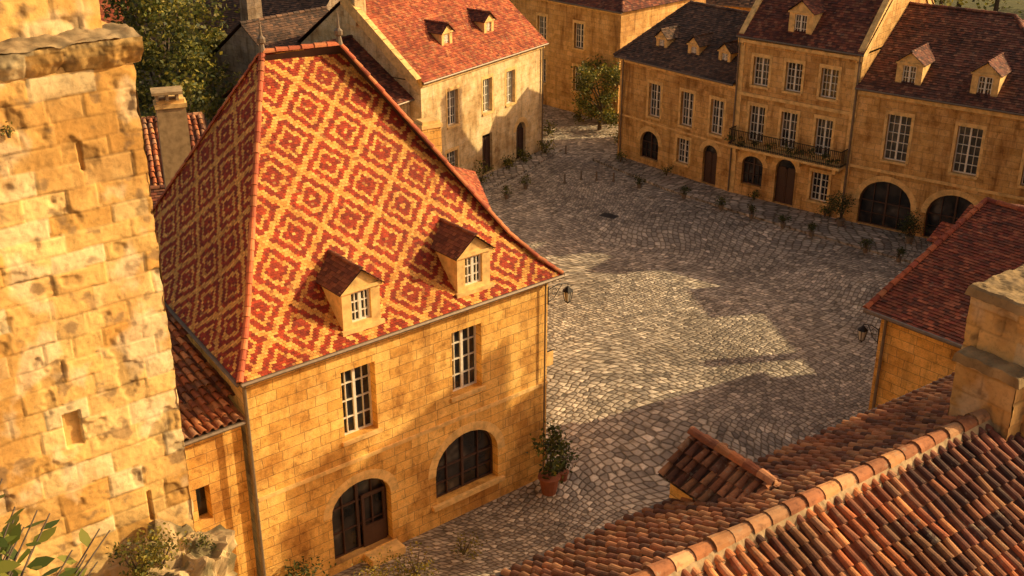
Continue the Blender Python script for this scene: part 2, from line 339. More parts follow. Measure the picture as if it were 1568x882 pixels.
def dormer(B,P,d,inn,w,hw,hr,depth,colfn,tw=.16,ex=.13):
    fr=Fr((P.x-d.x*w/2,P.y-d.y*w/2),(P.x+d.x*w/2,P.y+d.y*w/2)); z=P.z
    wall_ops=[dict(s0=w*.24,s1=w*.76,z0=z+.22,z1=z+hw-.16,surr=False,nz=3,nx=2)]
    T=B.w; B.w=B.t; wall(B,(fr.p0.x,fr.p0.y),(fr.p1.x,fr.p1.y),z,z+hw,wall_ops,.14); B.w=T
    a,b=fr.pt(0,0,z+hw),fr.pt(w,0,z+hw); top=fr.pt(w/2,0,z+hw+hr); B.t.add([a,b,top])
    box(B.t,fr,-.08,w+.08,.003,.10,z-.04,z+.10); box(B.t,fr,-.07,w+.07,.003,.07,z+hw-.1,z+hw)
    for s in (0,w): B.t.add([fr.pt(s,0,z-.6),fr.pt(s,-depth,z-.6),fr.pt(s,-depth,z+hw),fr.pt(s,0,z+hw)])
    ov=.12
    r0=fr.pt(w/2,ov,z+hw+hr+.03); r1=fr.pt(w/2,-depth,z+hw+hr+.03)
    sl=hr/(w/2)*ov
    for s in (-ov,w+ov):
        tiles(B.r,fr.pt(s,ov,z+hw-sl+.03),fr.pt(s,-depth,z+hw-sl+.03),r0,r1,tw,ex,colfn,lift=.02)
    caps(B.r,[r0,r1],.07,.3,colfn)
def chimney(B,x,y,ang,w,dp,z0,z1,mb=None,pots=0,taper=.04):
    d=V(math.cos(ang),math.sin(ang)); fr=Fr((x-d.x*w/2,y-d.y*w/2),(x+d.x*w/2,y+d.y*w/2)); m=mb or B.w
    box(m,fr,0,w,-dp,0,z0,z1-.3,0,(1,1,1),taper); box(B.t,fr,-.05+taper,w+.05-taper,-dp-.05+taper,.05-taper,z1-.298,z1-.14); box(B.t,fr,.06,w-.06,-dp+.06,-.06,z1-.138,z1)
    for k in range(pots):
        c=fr.pt(w*(k+.5)/pots,-dp/2,z1); tube(B.r,[c,c+Z*.35],[.13,.10],8,0,(.35,.13,.06))
def roof4(B,f0,f1,depth,eave,ridge,hl,hr,colfn,tw=.2,ex=.16,ov=.3,prof=None,kind=tiles,back=True,ridge_at=None,capr=.11):
    """f0->f1 front wall line, hl/hr hip insets (0=gable)"""
    fr=Fr(f0,f1); L=fr.L; rd=ridge_at or depth/2
    zr=ridge; E=lambda s,o: fr.pt(s,o,eave)
    ol=ov if hl else .12; orr=ov if hr else .12
    FL,FRr,BL,BR=E(-ol,ov),E(L+orr,ov),E(-ol,-depth-ov),E(L+orr,-depth-ov)
    AL=fr.pt(hl if hl else -ol,-rd,zr); AR=fr.pt(L-hr if hr else L+orr,-rd,zr)
    kind(B.r,FL,FRr,AL,AR,tw,ex,colfn,prof)
    if back: tiles(B.r,BL,BR,AL,AR,.4,.3,colfn,prof)
    if hl: kind(B.r,BL,FL,AL,AL,tw,ex,colfn,prof); caps(B.r,[FL,AL],capr,.35,colfn)
    else: B.w.add([fr.pt(0,0,eave),fr.pt(0,-depth,eave),AL-Z*.15+fr.d*ol],0,[(0,eave),(depth,eave),(depth/2,zr)])
    if hr: kind(B.r,FRr,BR,AR,AR,tw,ex,colfn,prof); caps(B.r,[FRr,AR],capr,.35,colfn)
    else: B.w.add([fr.pt(L,0,eave),fr.pt(L,-depth,eave),AR-Z*.15-fr.d*orr],0,[(0,eave),(depth,eave),(depth/2,zr)])
    caps(B.r,[AL,AR],capr,.4,colfn)
    gutter(B,FL-Z*.05,FRr-Z*.05,.06)
    return fr,FL,FRr,AL,AR
def walls4(B,f0,f1,depth,z1,ops=(),left=(),right=(),z0=0):
    fr=Fr(f0,f1); a=fr.pt(0,-depth,0); b=fr.pt(fr.L,-depth,0)
    wall(B,f0,f1,z0,z1,ops); wall(B,(a.x,a.y),f0,z0,z1,left,uo=3); wall(B,f1,(b.x,b.y),z0,z1,right,uo=5); wall(B,(b.x,b.y),(a.x,a.y),z0,z1,uo=9)
    return fr
# ---------------------------------------------------------------- foliage
G_OLIVE=[(.14,.15,.02),(.10,.12,.02),(.20,.19,.03),(.05,.07,.018)]
G_YEL=[(.30,.25,.03),(.20,.18,.03),(.38,.30,.04),(.13,.13,.02)]
G_DARK=[(.05,.075,.018),(.075,.095,.02),(.035,.05,.015),(.11,.12,.025)]
def leaves(mb,c,rad,n,size,cols,clumps=8,mat=0):
    cs=[]
    for _ in range(clumps):
        d=V(R.gauss(0,1),R.gauss(0,1),R.gauss(0,1)).normalized()*(R.random()**.4)
        cs.append((V(c.x+d.x*rad[0],c.y+d.y*rad[1],c.z+d.z*rad[2]),R.uniform(.6,1.3)))
    for _ in range(n):
        cc,k=R.choice(cs); s=min(rad)*.38
        p=cc+V(R.gauss(0,s),R.gauss(0,s),R.gauss(0,s*.8))
        u=V(R.gauss(0,1),R.gauss(0,1),R.gauss(0,.7)).normalized(); w=u.cross(V(R.gauss(0,1),R.gauss(0,1),R.gauss(0,1))).normalized()
        L=size*R.uniform(.6,1.3); col=R.choice(cols); q=k*R.uniform(.75,1.25); col=(col[0]*q,col[1]*q,col[2]*q)
        mb.add([p,p+u*L*.5+w*L*.28,p+u*L,p+u*L*.5-w*L*.28],mat,None,col)
def tree(name,x,y,h,r,cols,n=2500,size=.28,z0=0,low=.45):
    e=empty(name); t=MB('trunk_and_limbs',['bark']); l=MB('crown_leaves',['leaf'])
    top=V(x+R.uniform(-.2,.2),y,z0+h*.6)
    tube(t,[V(x,y,z0),V(x+.05,y,z0+h*.3),top],[h*.035,h*.026,h*.014],8)
    k=9
    for i in range(k):
        a=2*math.pi*i/k+R.uniform(-.3,.3); zz=z0+h*R.uniform(low,.9); rr=r*R.uniform(.4,.85)
        b=V(x,y,z0+h*R.uniform(.2,.5)); p=V(x+math.cos(a)*rr,y+math.sin(a)*rr,zz); mid=(b+p)/2+Z*.2
        tube(t,[b,mid,p],[h*.014,h*.009,h*.004],5)
        leaves(l,p,(r*.38,r*.38,h*.16),n//k,size,cols,5)
    t.build(e); l.build(e)
def shrub(name,x,y,h,r,cols,n=350,size=.12,z0=0,pot=0,stems=5,potmat='terracotta'):
    e=empty(name); t=MB('stems',['bark',potmat]); l=MB('leaves',['leaf'])
    if pot:
        tube(t,[V(x,y,z0),V(x,y,z0+pot*.9),V(x,y,z0+pot*.91),V(x,y,z0+pot)],[pot*.38,pot*.52,pot*.6,pot*.6],12,1)
    zb=z0+pot*.9
    for i in range(stems):
        a=2*math.pi*i/stems; tube(t,[V(x,y,zb),V(x+math.cos(a)*r*.4,y+math.sin(a)*r*.4,zb+h*.7)],[.025,.01],4)
    leaves(l,V(x,y,zb+h*.55),(r,r,h*.45),n,size,cols,9)
    t.build(e); l.build(e)
# ================================================================= GROUND
g=MB('ground',['cobble']); g.add([(-400,-200,0),(400,-200,0),(400,600,0),(-400,600,0)]); g.build()
g=MB('grass',['grass']); g.add([(-400,94,.01),(400,94,.01),(400,600,.01),(-400,600,.01)]); g.add([(-400,55,.01),(-26,55,.01),(-26,94,.01),(-400,94,.01)]); g.build()
def slab(name,pts,h,mat,z0=0):
    mb=MB(name,[mat]); top=[V(x,y,z0+h) for x,y in pts]; mb.add(top)
    for i in range(len(pts)):
        a,b=pts[i],pts[(i+1)%len(pts)]; mb.add([V(a[0],a[1],z0-.05),V(b[0],b[1],z0-.05),V(b[0],b[1],z0+h),V(a[0],a[1],z0+h)])
    mb.build()
slab('pavement',[(5.0,69.2),(8.9,63.6),(12.2,60.0),(15.6,56.6),(20.3,52.2),(30,45.6),(30,50),(25.3,53.2),(17.8,58.8),(12.4,63.4),(6.6,70.2)],.12,'flag')
slab('pavement',[(-1.5,63.5),(0.6,66.5),(3.2,71.2),(1.9,71.2),(-4.9,61.6),(-5,57)],.12,'flag')
# ================================================================= MAIN HOUSE
FL,FRc=(-7.1,27.2),(1.15,34.0)
B=Bld('patterned_roof_house','stone','glazed'); ZE=7.6
fr=Fr(FL,FRc); n_=-fr.o; d_=fr.d
ops=[W(3.48,1.15,4.45,6.7,nz=4,sillonly=True),W(7.40,1.15,4.5,6.72,nz=4,sillonly=True),
     dict(s0=2.28,s1=4.38,z0=.3,z1=2.9,arch=.85,fill='shop',nx=4,nz=2,doorx=(3.45,4.3)),
     dict(s0=6.08,s1=8.6,z0=.85,z1=3.05,arch=1.15,fill='shop',nx=4,nz=2)]
wall(B,FL,FRc,0,ZE,ops,.34)
BR_=(FRc[0]+n_.x*10,FRc[1]+n_.y*10); BL_=(-12.9,36.2)
wall(B,FRc,BR_,0,ZE,[W(2.5,1.1,4.5,6.7),W(6,1.1,4.5,6.7)],uo=11); wall(B,BR_,BL_,0,ZE,uo=22); wall(B,BL_,FL,0,ZE,uo=31)
band(B,fr,0,fr.L,3.62,3.74,.045); band(B,fr,0,fr.L,ZE-.24,ZE-.06,.08)
box(B.t,fr,5.9,8.8,-.05,.14,.70,.84); box(B.t,fr,3.3,4.5,.0,.5,0,.26)
EFL,EFR,EBL,EBR=V(-7.14,26.78,ZE),V(1.61,33.99,ZE),V(-13.4,36.4,ZE),V(-5.13,42.2,ZE)
AL,AR=V(-7.3,33.8,14.75),V(-5.2,34.9,14.75)
PROF=[(0,0),(.12,.075),(.26,.19),(1,1)]
def diamond(so,to,W_=1.85,H_=1.76):
    def f(s,t):
        s=s-so; t=t-to
        a=(s/W_+t/H_)%1; b=(s/W_-t/H_)%1; e=min(a,1-a,b,1-b)
        y= e<.076 or (.205<e<.295) or e>.455
        k=R.uniform(.80,1.14)
        if y:
            c=R.choice([(.80,.40,.085),(.74,.345,.065),(.84,.45,.11),(.66,.29,.055)])
            if R.random()<.05: c=(.46,.16,.04)
        else:
            c=R.choice([(.37,.038,.008),(.31,.032,.007),(.43,.050,.009),(.25,.030,.008)])
            if R.random()<.02: c=(.5,.2,.06)
        return (c[0]*k,c[1]*k,c[2]*k)
    return f
tiles(B.r,EFL,EFR,AL,AR,.105,.078,diamond(.45,.1),PROF,lift=.02)
tiles(B.r,EBL,EFL,AL,AL,.105,.078,diamond(.3,.1),PROF,lift=.02)
tiles(B.r,EFR,EBR,AR,AR,.15,.105,diamond(.5,.1),PROF)
tiles(B.r,EBR,EBL,AR,AL,.3,.2,diamond(.3,.1),PROF)
RC=pal([(.52,.14,.05),(.58,.20,.07),(.42,.10,.04)])
for E_,A_ in ((EFL,AL),(EFR,AR),(EBL,AL),(EBR,AR)):
    pts=[]
    for w,h in PROF: p=E_.lerp(A_,w); p.z=ZE+(14.75-ZE)*h+.02; pts.append(p)
    caps(B.r,pts,.09,.32,RC)
caps(B.r,[AL,AR],.11,.35,RC)
for A_ in (AL,AR): tube(B.z,[A_,A_+Z*.25,A_+Z*.3,A_+Z*.42,A_+Z*.5,A_+Z*.95],[.12,.07,.13,.13,.05,.012],8)
for a,b in ((EFL,EFR),(EBL,EFL),(EFR,EBR)):
    dd=(b-a).normalized(); oo=V(dd.y,-dd.x); gutter(B,a+oo*.06-Z*.03,b+oo*.06-Z*.03,.06)
    B.x.add([a-Z*.06,b-Z*.06,b-oo*.4-Z*.06,a-oo*.4-Z*.06])
for s in (3.75,7.75):
    P=fr.pt(s,-.05,7.85); dormer(B,P,d_,n_,1.25,1.3,.5,2.3,pal([(.26,.08,.035),(.19,.058,.028),(.32,.11,.045)]))
tube(B.z,[fr.pt(-.12,.14,ZE-.1),fr.pt(-.12,.14,3),fr.pt(-.12,.14,.1)],.055,8); tube(B.z,[fr.pt(fr.L-.2,.12,ZE-.1),fr.pt(fr.L-.2,.12,.2)],.03,8)
B.done()
# low link building between tower and main house
B=Bld('low_stone_annex','stone','canal')
p1=fr.pt(-.15,-.25,0); p0=fr.pt(-5.2,-.25,0)
wall(B,(p0.x,p0.y),(p1.x,p1.y),0,6.3,[dict(s0=3.55,s1=3.95,z0=3.5,z1=4.6,fill='slit')],.35)
E0=p0-n_*.3+Z*6.35; E1=p1-n_*.3+Z*6.35; A0=E0+n_*6+Z*1.3; A1=E1+n_*6+Z*1.3+d_*.5
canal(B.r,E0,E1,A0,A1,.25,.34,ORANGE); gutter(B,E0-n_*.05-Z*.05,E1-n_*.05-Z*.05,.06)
B.done()
# ================================================================= TOWER
T0=V(-6.35,19.3); TW=MB('tower_masonry',['tower']); te=empty('stone_tower')
def rough(fr,s0,s1,z0,z1,step,holes=(),off=0,seed=1,amp=.012,edge=True):
    rr=random.Random(seed); rows=[]; z=z0
    while z<z1+.6:
        h=rr.uniform(.32,.52); js=[]; s=s0-rr.uniform(0,.8)
        while s<s1+1.5:
            w=rr.uniform(.5,1.15); c=rr.choice([(.86,.56,.19),(.80,.49,.15),(.88,.61,.24),(.70,.40,.10),(.82,.52,.16),(.88,.68,.34)]); k=rr.uniform(.86,1.06)
            js.append((s,s+w,(c[0]*k,c[1]*k,c[2]*k),rr.uniform(-.018,.018))); s+=w
        rows.append((z,z+h,js)); z+=h
    ns=int((s1-s0)/step); nz=int((z1-z0)/step); vs=[];cs=[]
    for j in range(nz+1):
        z=z0+j*step
        for i in range(ns+1):
            s=s0+i*step; zz=z+.03*noise.noise(V(s*1.5,z*1.5,seed)); sw=s+.03*noise.noise(V(s*2,z*2,seed+9))
            row=next((r for r in rows if r[0]<=zz<r[1]),rows[-1]); bl=next((b for b in row[2] if b[0]<=sw<b[1]),row[2][0])
            dj=min(zz-row[0],row[1]-zz,sw-bl[0],bl[1]-sw)
            o=bl[3]+amp*noise.fractal(V(s*3.2,z*3.2,seed*3.1),.8,2.2,6)*1.5+.005*noise.noise(V(s*18,z*18,2))
            er=noise.fractal(V(s*1.6,z*1.6,seed+40),1.0,2.0,5)
            if er>.35: o-=min(.035,(er-.35)*.2)
            jf=max(0,1-dj/.024)*(.75+.45*noise.noise(V(s*1.2,z*1.2,seed+55))); o-=.022*jf
            k=1-.45*jf; c=bl[2]
            if er>.25: k*=1-min(.3,(er-.25)*.9)
            st=noise.fractal(V(s*.8,z*.45,seed+70),1.0,2.0,5)
            if st>.05: q=min(.6,(st-.05)*1.5); c=(c[0]*(1-q)+.58*q,c[1]*(1-q)+.30*q,c[2]*(1-q)+.065*q)
            pl=noise.fractal(V(s*1.1,z*.9,seed+30),1.0,2.0,5)
            if pl>.2: q=min(.6,(pl-.2)*2.2); c=(c[0]*(1-q)+.88*q,c[1]*(1-q)+.70*q,c[2]*(1-q)+.42*q)
            g=noise.fractal(V(s*2.2,z*2.2,seed+90),1,2,6)
            if g>.36: q=min(.7,(g-.36)*3); c=tuple(c[x]*(1-q)+(.24,.155,.075)[x]*q for x in range(3))
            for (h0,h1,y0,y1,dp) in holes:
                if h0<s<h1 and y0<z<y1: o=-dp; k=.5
            ss=s
            if edge and s-s0<.5: ss=s+ (.5-(s-s0))*.10*noise.fractal(V(7,z*1.6,seed),1,2,4)
            vs.append(tuple(fr.pt(ss,o+off,z))); cs.append((c[0]*k,c[1]*k,c[2]*k,1))
    fs=[(j*(ns+1)+i,j*(ns+1)+i+1,(j+1)*(ns+1)+i+1,(j+1)*(ns+1)+i) for j in range(nz) for i in range(ns)]
    return vs,cs,fs
def rough_obj(name,parent,vs,cs,fs,mat='tower',smooth=True):
    me=bpy.data.meshes.new(name); me.from_pydata(vs,[],fs); c=me.color_attributes.new('Col','FLOAT_COLOR','POINT'); c.data.foreach_set('color',[x for p in cs for x in p])
    me.materials.append(M[mat]); me.polygons.foreach_set('use_smooth',[smooth]*len(fs)); o=bpy.data.objects.new(name,me); sc.collection.objects.link(o); o.parent=parent; return o
tl=T0-d_*6.5
ft=Fr((T0.x,T0.y),(tl.x,tl.y)); ft.o=V(d_.y,-d_.x)   # s runs leftwards, outward toward the viewpoint
holes=[(1.85,2.15,11.15,11.85,.4),(1.05,1.12,16.2,16.7,.2),(.8,.87,9.0,9.65,.2)]
rough_obj('masonry_face',te,*rough(ft,0,4.4,5,17.9,.03,holes,0,3))
TC=(.68,.43,.14)
box(TW,ft,.06,6.5,-6,-.12,0,17.9,0,TC); box(TW,ft,4.38,6.5,-.2,0,5,17.9,0,TC); box(TW,ft,0.02,6.5,-.2,-.05,0,5,0,TC)
fs_=Fr((T0.x,T0.y),(T0.x+n_.x*6,T0.y+n_.y*6)); rough_obj('masonry_side',te,*rough(fs_,0,6,5,17.9,.12,(),0,5,edge=False))
vs,cs,fs=rough(ft,-.12,4.4,17.85,18.35,.03,(),.2,11,.04,False)
for i,v in enumerate(vs):
    z=v[2]; t=(z-17.85)/.5; off=-.2*(1-min(1,t*1.9))+.05*noise.noise(V(v[0]*3,v[1]*3,z*2)); p=V(*v)+ft.o*off; vs[i]=tuple(p); c=cs[i]; k=.5 if t>.5 else .78; cs[i]=(c[0]*k,c[1]*k,c[2]*k,1)
rough_obj('cornice',te,vs,cs,fs)
vs=[];cs=[];fs=[];nu=150;nv=14
for j in range(nv+1):
    for i in range(nu+1):
        s=-.12+i*.03; o=.21-j*.05; z=18.34+.10*(j/nv)+.05*noise.fractal(V(s*3,o*4,2),1,2,4)
        vs.append(tuple(ft.pt(s,o,z))); k=.8+.6*noise.noise(V(s*4,o*4,9)); cs.append((.38*k,.28*k,.14*k,1))
fs=[(j*(nu+1)+i,j*(nu+1)+i+1,(j+1)*(nu+1)+i+1,(j+1)*(nu+1)+i) for j in range(nv) for i in range(nu)]
rough_obj('cornice_top',te,vs,cs,fs)
box(TW,ft,-.10,6.5,-5.5,.0,17.86,18.33,0,TC)
rough_obj('upper_masonry',te,*rough(ft,.28,4.4,18.3,22.5,.04,(),-.4,21)); box(TW,ft,.34,6.5,-5,-.5,18.3,22.5,0,TC)
TW.build(te)
# ruined wall stump + plants
vs=[];cs=[];fs=[]; nu,nv=60,80
for j in range(nv+1):
    for i in range(nu):
        a=2*math.pi*i/nu; zz=j/nv; z=3+5.9*min(1,zz*1.12); r=1.0 if zz<.89 else max(0.0,1-(zz-.89)/.11)
        px=-6.25+math.cos(a)*r*.85; py=18.0+math.sin(a)*r*.75
        nn=noise.fractal(V(px*1.6,py*1.6,z*1.6),1,2,5); z+=nn*.35 if zz>.8 else 0
        q=1+.35*nn+.12*noise.cell(V(px*2.2,py*2.2,z*2.2)); px=-6.25+(px+6.25)*q; py=18.0+(py-18)*q
        k=.75+.5*noise.noise(V(px*4,py*4,z*4)); gg=noise.noise(V(px*2,py*2,z*2+7))
        c=(.64,.46,.22) if gg<.15 else (.25,.2,.09); vs.append((px,py,z)); cs.append((c[0]*k,c[1]*k,c[2]*k,1))
fs=[(j*nu+i,j*nu+(i+1)%nu,(j+1)*nu+(i+1)%nu,(j+1)*nu+i) for j in range(nv) for i in range(nu)]
rough_obj('ruined_wall',None,vs,cs,fs,smooth=False)
shrub('wall_plant',-6.55,17.7,.7,.5,G_YEL,520,.08,8.7,0,5)
shrub('wall_plant',-6.95,17.55,.7,.5,G_YEL+G_OLIVE,520,.08,8.6,0,5)
shrub('wall_plant',-5.9,18.2,.35,.3,G_OLIVE,200,.06,8.7,0,3)
shrub('wall_plant',-6.7,17.2,.6,.45,G_OLIVE+G_YEL,420,.08,8.2,0,4)
shrub('wall_plant',-8.0,17.85,.2,.10,G_OLIVE,70,.05,17.0,0,2)
# ================================================================= RIGHT RANGE
b1a,b1b,b2b,b3b=(6.6,69.9),(12.4,63.1),(17.8,58.5),(26.0,52.4)
B=Bld('two_storey_stone_house','stone_far')
frb=walls4(B,b1a,b1b,8.4,6.35,[W(2.9,.95,3.2,5.2),W(5.45,.95,3.2,5.2),W(7.7,.95,3.2,5.2),dict(s0=1.9,s1=3.4,z0=.5,z1=2.25,arch=.75,fill='shop',nx=2,nz=2),W(5.35,.95,.9,2.4),dict(s0=6.9,s1=7.95,z0=.15,z1=2.5,arch=.5,fill='door')])
band(B,frb,0,frb.L,6.1,6.3,.1); band(B,frb,0,frb.L,2.75,2.85,.04)
roof4(B,b1a,(b1b[0]-.1,b1b[1]+.1),8.4,6.4,9.3,1.6,0,DARK)
for s in (2.4,4.9,7.2): dormer(B,frb.pt(s,-.9,6.95),frb.d,-frb.o,.85,.85,.4,1.6,DARK)
tube(B.z,[frb.pt(.3,.1,6.3),frb.pt(.3,.1,.2)],.05,6)
B.done()
B=Bld('three_storey_townhouse','stone_far')
frc=walls4(B,b1b,b2b,9.5,9.0,[W(s,.95,6.5,8.05) for s in (1.4,3.35,5.4)]+[W(s,.95,3.35,5.35) for s in (1.4,3.35,5.4)]+[dict(s0=.75,s1=2.05,z0=.8,z1=2.5,arch=.5,fill='shop',nx=2,nz=2),dict(s0=2.85,s1=4.05,z0=.15,z1=2.75,arch=.6,fill='door'),W(5.5,1.0,.8,2.4)])
for z in (3.0,5.85,8.75): band(B,frc,-.02,frc.L+.02,z,z+.18,.10 if z<8 else .16)
band(B,frc,0,.35,.1,8.7,.035); band(B,frc,frc.L-.35,frc.L,.1,8.7,.035)
roof4(B,b1b,b2b,9.5,9.1,13.4,0,0,DRED,ov=.25)
dormer(B,frc.pt(3.3,-.3,9.2),frc.d,-frc.o,1.35,1.5,.55,2.6,DRED)
for s in (-.05,frc.L-.25):
    q=[frc.pt(s,.15,9.0),frc.pt(s,-4.75,13.75),frc.pt(s,-9.6,9.0)]
    for a,b in zip(q[:-1],q[1:]):
        A=[a,a+frc.d*.32,b+frc.d*.32,b]; B.t.add([p+Z*.22 for p in A]); B.t.add([a+Z*.22,b+Z*.22,b-Z*.5,a-Z*.5]); B.t.add([p+frc.d*.32 for p in (a+Z*.22,b+Z*.22,b-Z*.5,a-Z*.5)]); 
    B.t.add([q[0]-Z*.3,q[0]+frc.d*.32-Z*.3,q[0]+frc.d*.32+Z*.22,q[0]+Z*.22])
c=frc.pt(frc.L-.1,-4.7,0); chimney(B,c.x,c.y,math.atan2(frc.d.y,frc.d.x)+math.pi/2,1.6,.8,12.5,15.2,None,2)
c=frc.pt(.2,-4.7,0); chimney(B,c.x,c.y,math.atan2(frc.d.y,frc.d.x)+math.pi/2,1.4,.7,12,15,None,2)
# balcony
box(B.t,frc,.2,6.9,0,.85,3.02,3.16)
for s in (.5,2.4,4.4,6.5): box(B.t,frc,s-.1,s+.1,0,.6,2.7,3.018)
for k in range(62):
    s=.25+k*.108; box(B.fm,frc,s-.012,s+.012,.79,.815,3.16,4.05,2)
for z in (3.25,4.05): box(B.fm,frc,.2,6.9,.785,.82,z-.02,z+.02,2)
for s in (.2,6.88):
    for z in (3.25,4.05): box(B.fm,frc,s,s+.03,0,.79,z-.02,z+.02,2)
    for k in range(6): box(B.fm,frc,s,s+.025,.1+k*.12,.125+k*.12,3.16,4.05,2)
bl=MB('balcony_plants',['leaf'])
for s in (.4,.9,1.9,2.6,3.8,4.3,5.0,5.9,6.5): leaves(bl,frc.pt(s,.7,3.5+R.uniform(-.1,.2)),(.35,.2,.25),110,.12,G_OLIVE+G_DARK,4)
bl.build(B.e)
tube(B.z,[frc.pt(frc.L-.1,.12,9.0),frc.pt(frc.L-.1,.12,.2)],.06,6); tube(B.z,[frc.pt(.05,.12,9.0),frc.pt(.05,.12,.2)],.05,6)
B.done()
B=Bld('arcaded_stone_house','stone_far')
ops=[W(s,1.2,3.85,6.25,nz=5) for s in (2.26,5.78,9.1)]+[dict(s0=s-1.38,s1=s+1.38,z0=.15,z1=2.7,arch=1.25,fill='shop',nx=4,nz=2) for s in (2.1,5.65)]
ops.append(dict(s0=8.0,s1=10.0,z0=.15,z1=2.6,arch=.95,fill='shop',nx=4,nz=2))
frd=walls4(B,b2b,b3b,10,7.35,ops)
band(B,frd,0,frd.L,7.05,7.3,.14); band(B,frd,0,frd.L,3.15,3.3,.07)
roof4(B,b2b,b3b,10,7.4,10.9,0,4.5,BRN)
for s in (2.3,6.0): dormer(B,frd.pt(s,-.35,7.6),frd.d,-frd.o,1.3,1.3,.5,2.4,BRN)
B.done()
# ================================================================= CORNER HOUSE (left back)
h0,h1=(-4.9,61.3),(1.9,71.0)
B=Bld('corner_townhouse','stone_white')
frh=walls4(B,h0,h1,10,6.9,[W(2.75,.95,3.9,5.9),W(6.05,.9,3.9,5.9),W(8.4,.9,3.9,5.9),W(2.6,1,.8,2.4),dict(s0=5.5,s1=6.5,z0=.15,z1=2.6,fill='door'),dict(s0=9.0,s1=10.0,z0=.15,z1=2.5,arch=.5,fill='door')])
band(B,frh,0,frh.L,6.65,6.85,.12)
roof4(B,h0,h1,10,6.95,11.0,0,0,RED)
for s in (3.9,7.9): dormer(B,frh.pt(s,-1.2,7.9),frh.d,-frh.o,.95,.95,.4,1.8,DRED)
a,b=frh.pt(-.15,.2,7.0),frh.pt(-.15,-5,11.15)
for k in range(9):
    p=a.lerp(b,k/9); q=a.lerp(b,(k+.96)/9); B.t.add([p+Z*.2,q+Z*.2,q+Z*.2-frh.d*.4,p+Z*.2-frh.d*.4]); B.t.add([p+Z*.2,q+Z*.2,q-Z*.3,p-Z*.3]); B.t.add([p+Z*.2-frh.d*.4,q+Z*.2-frh.d*.4,q-Z*.5-frh.d*.4,p-Z*.5-frh.d*.4])
c=frh.pt(.4,-4.4,0); chimney(B,c.x,c.y,2.2,1.3,.7,9.5,13.2,None,2)
tube(B.z,[frh.pt(frh.L-.15,.1,6.9),frh.pt(frh.L-.15,.1,.1)],.05,6)
w0=frh.pt(-6,-.8,0); w1=frh.pt(0,-.8,0)
walls4(B,(w0.x,w0.y),(w1.x,w1.y),8,5.9,[W(4.6,.8,3.2,4.6)]); roof4(B,(w0.x,w0.y),(w1.x,w1.y),8,5.95,8.8,0,0,DRED)
B.done()
B=Bld('street_end_house','stone_far')
k0,k1=(-4.5,89.5),(7.2,77.2); frk=walls4(B,k0,k1,9,7.6,[W(s,.9,z,z+1.7) for s in (5.5,9.6,13.2) for z in (4.6,1.6)],right=[W(3,.9,4.4,6),W(6,.9,4.4,6)])
band(B,frk,0,frk.L,7.4,7.55,.1); roof4(B,k0,k1,9,7.65,11.2,0,3.5,DRED); B.done()
tree('street_tree',5.9,75.9,4.4,1.9,G_OLIVE+G_YEL[:2],5200,.2,0,.18)
for x,y,h in ((2.4,74.5,.9),(1.6,77.0,1.2),(4.6,77.8,1.0),(7.0,73.0,.9)): shrub('street_bush',x,y,h,.5,G_YEL+G_OLIVE,260,.15)
# ================================================================= left back roofs
def simple(name,f0,f1,depth,eave,ridge,cf,st='stone_grey',hl=0,hr=0,ops=(),kind=tiles,tl='tile',tw=.2,ex=.17):
    B=Bld(name,st,tl); f=walls4(B,f0,f1,depth,eave,ops); roof4(B,f0,f1,depth,eave+.03,ridge,hl,hr,cf,kind=kind,tw=tw,ex=ex); return B,f
B,f=simple('low_tiled_house',(-24,42.5),(-12.5,46.5),10,5.6,8.0,ORANGE,'stone_white',kind=canal,tl='canal',tw=.27,ex=.36); B.done()
B,f=simple('slate_roof_house',(-27,80),(-13.5,73.0),9,5.5,9.4,DARK); c=f.pt(9,-4.5,0); chimney(B,c.x,c.y,.3,1.1,.7,7.5,11); B.done()
B,f=simple('grey_gabled_house',(-12.2,63.0),(-8.2,67.5),8,6.2,9.2,DARK); c=f.pt(1,-4,0); chimney(B,c.x,c.y,.9,1.1,.7,8,10.8); B.done()
B,f=simple('red_roof_cottage',(-34,82),(-25,86),8,4.5,7.2,RED,'stone_white'); B.done()
B,f=simple('tiled_roof_house',(-14,88),(-6,84),9,5,8.2,DRED,'stone_far'); B.done()
B,f=simple('dark_roof_house',(8,92),(22,86),9,6,9.5,DARK,'stone_far'); B.done()
B,f=simple('courtyard_house',(-9.5,44.5),(-.9,45.9),7,4.6,6.6,RED,'stone',hr=2.5); chimney(B,-3.3,46.6,.55,.95,.7,4.5,9.0); B.done()
B=Bld('side_chimney_house','stone_grey','tile'); walls4(B,(-17,38.5),(-12,40.2),5,6.2); roof4(B,(-17,38.5),(-12,40.2),5,6.25,7.6,0,0,DRED); chimney(B,-12.2,40.6,.35,1.1,.8,5.5,11.5,B.x)
frq=Fr((-12.7,40.2),(-11.7,40.55))
for k in range(3): box(B.x,frq,.1+k*.35,.2+k*.35,-.75,-.1,11.5,11.75)
box(B.x,frq,-.02,1.05,-.85,0,11.752,11.85); B.done()
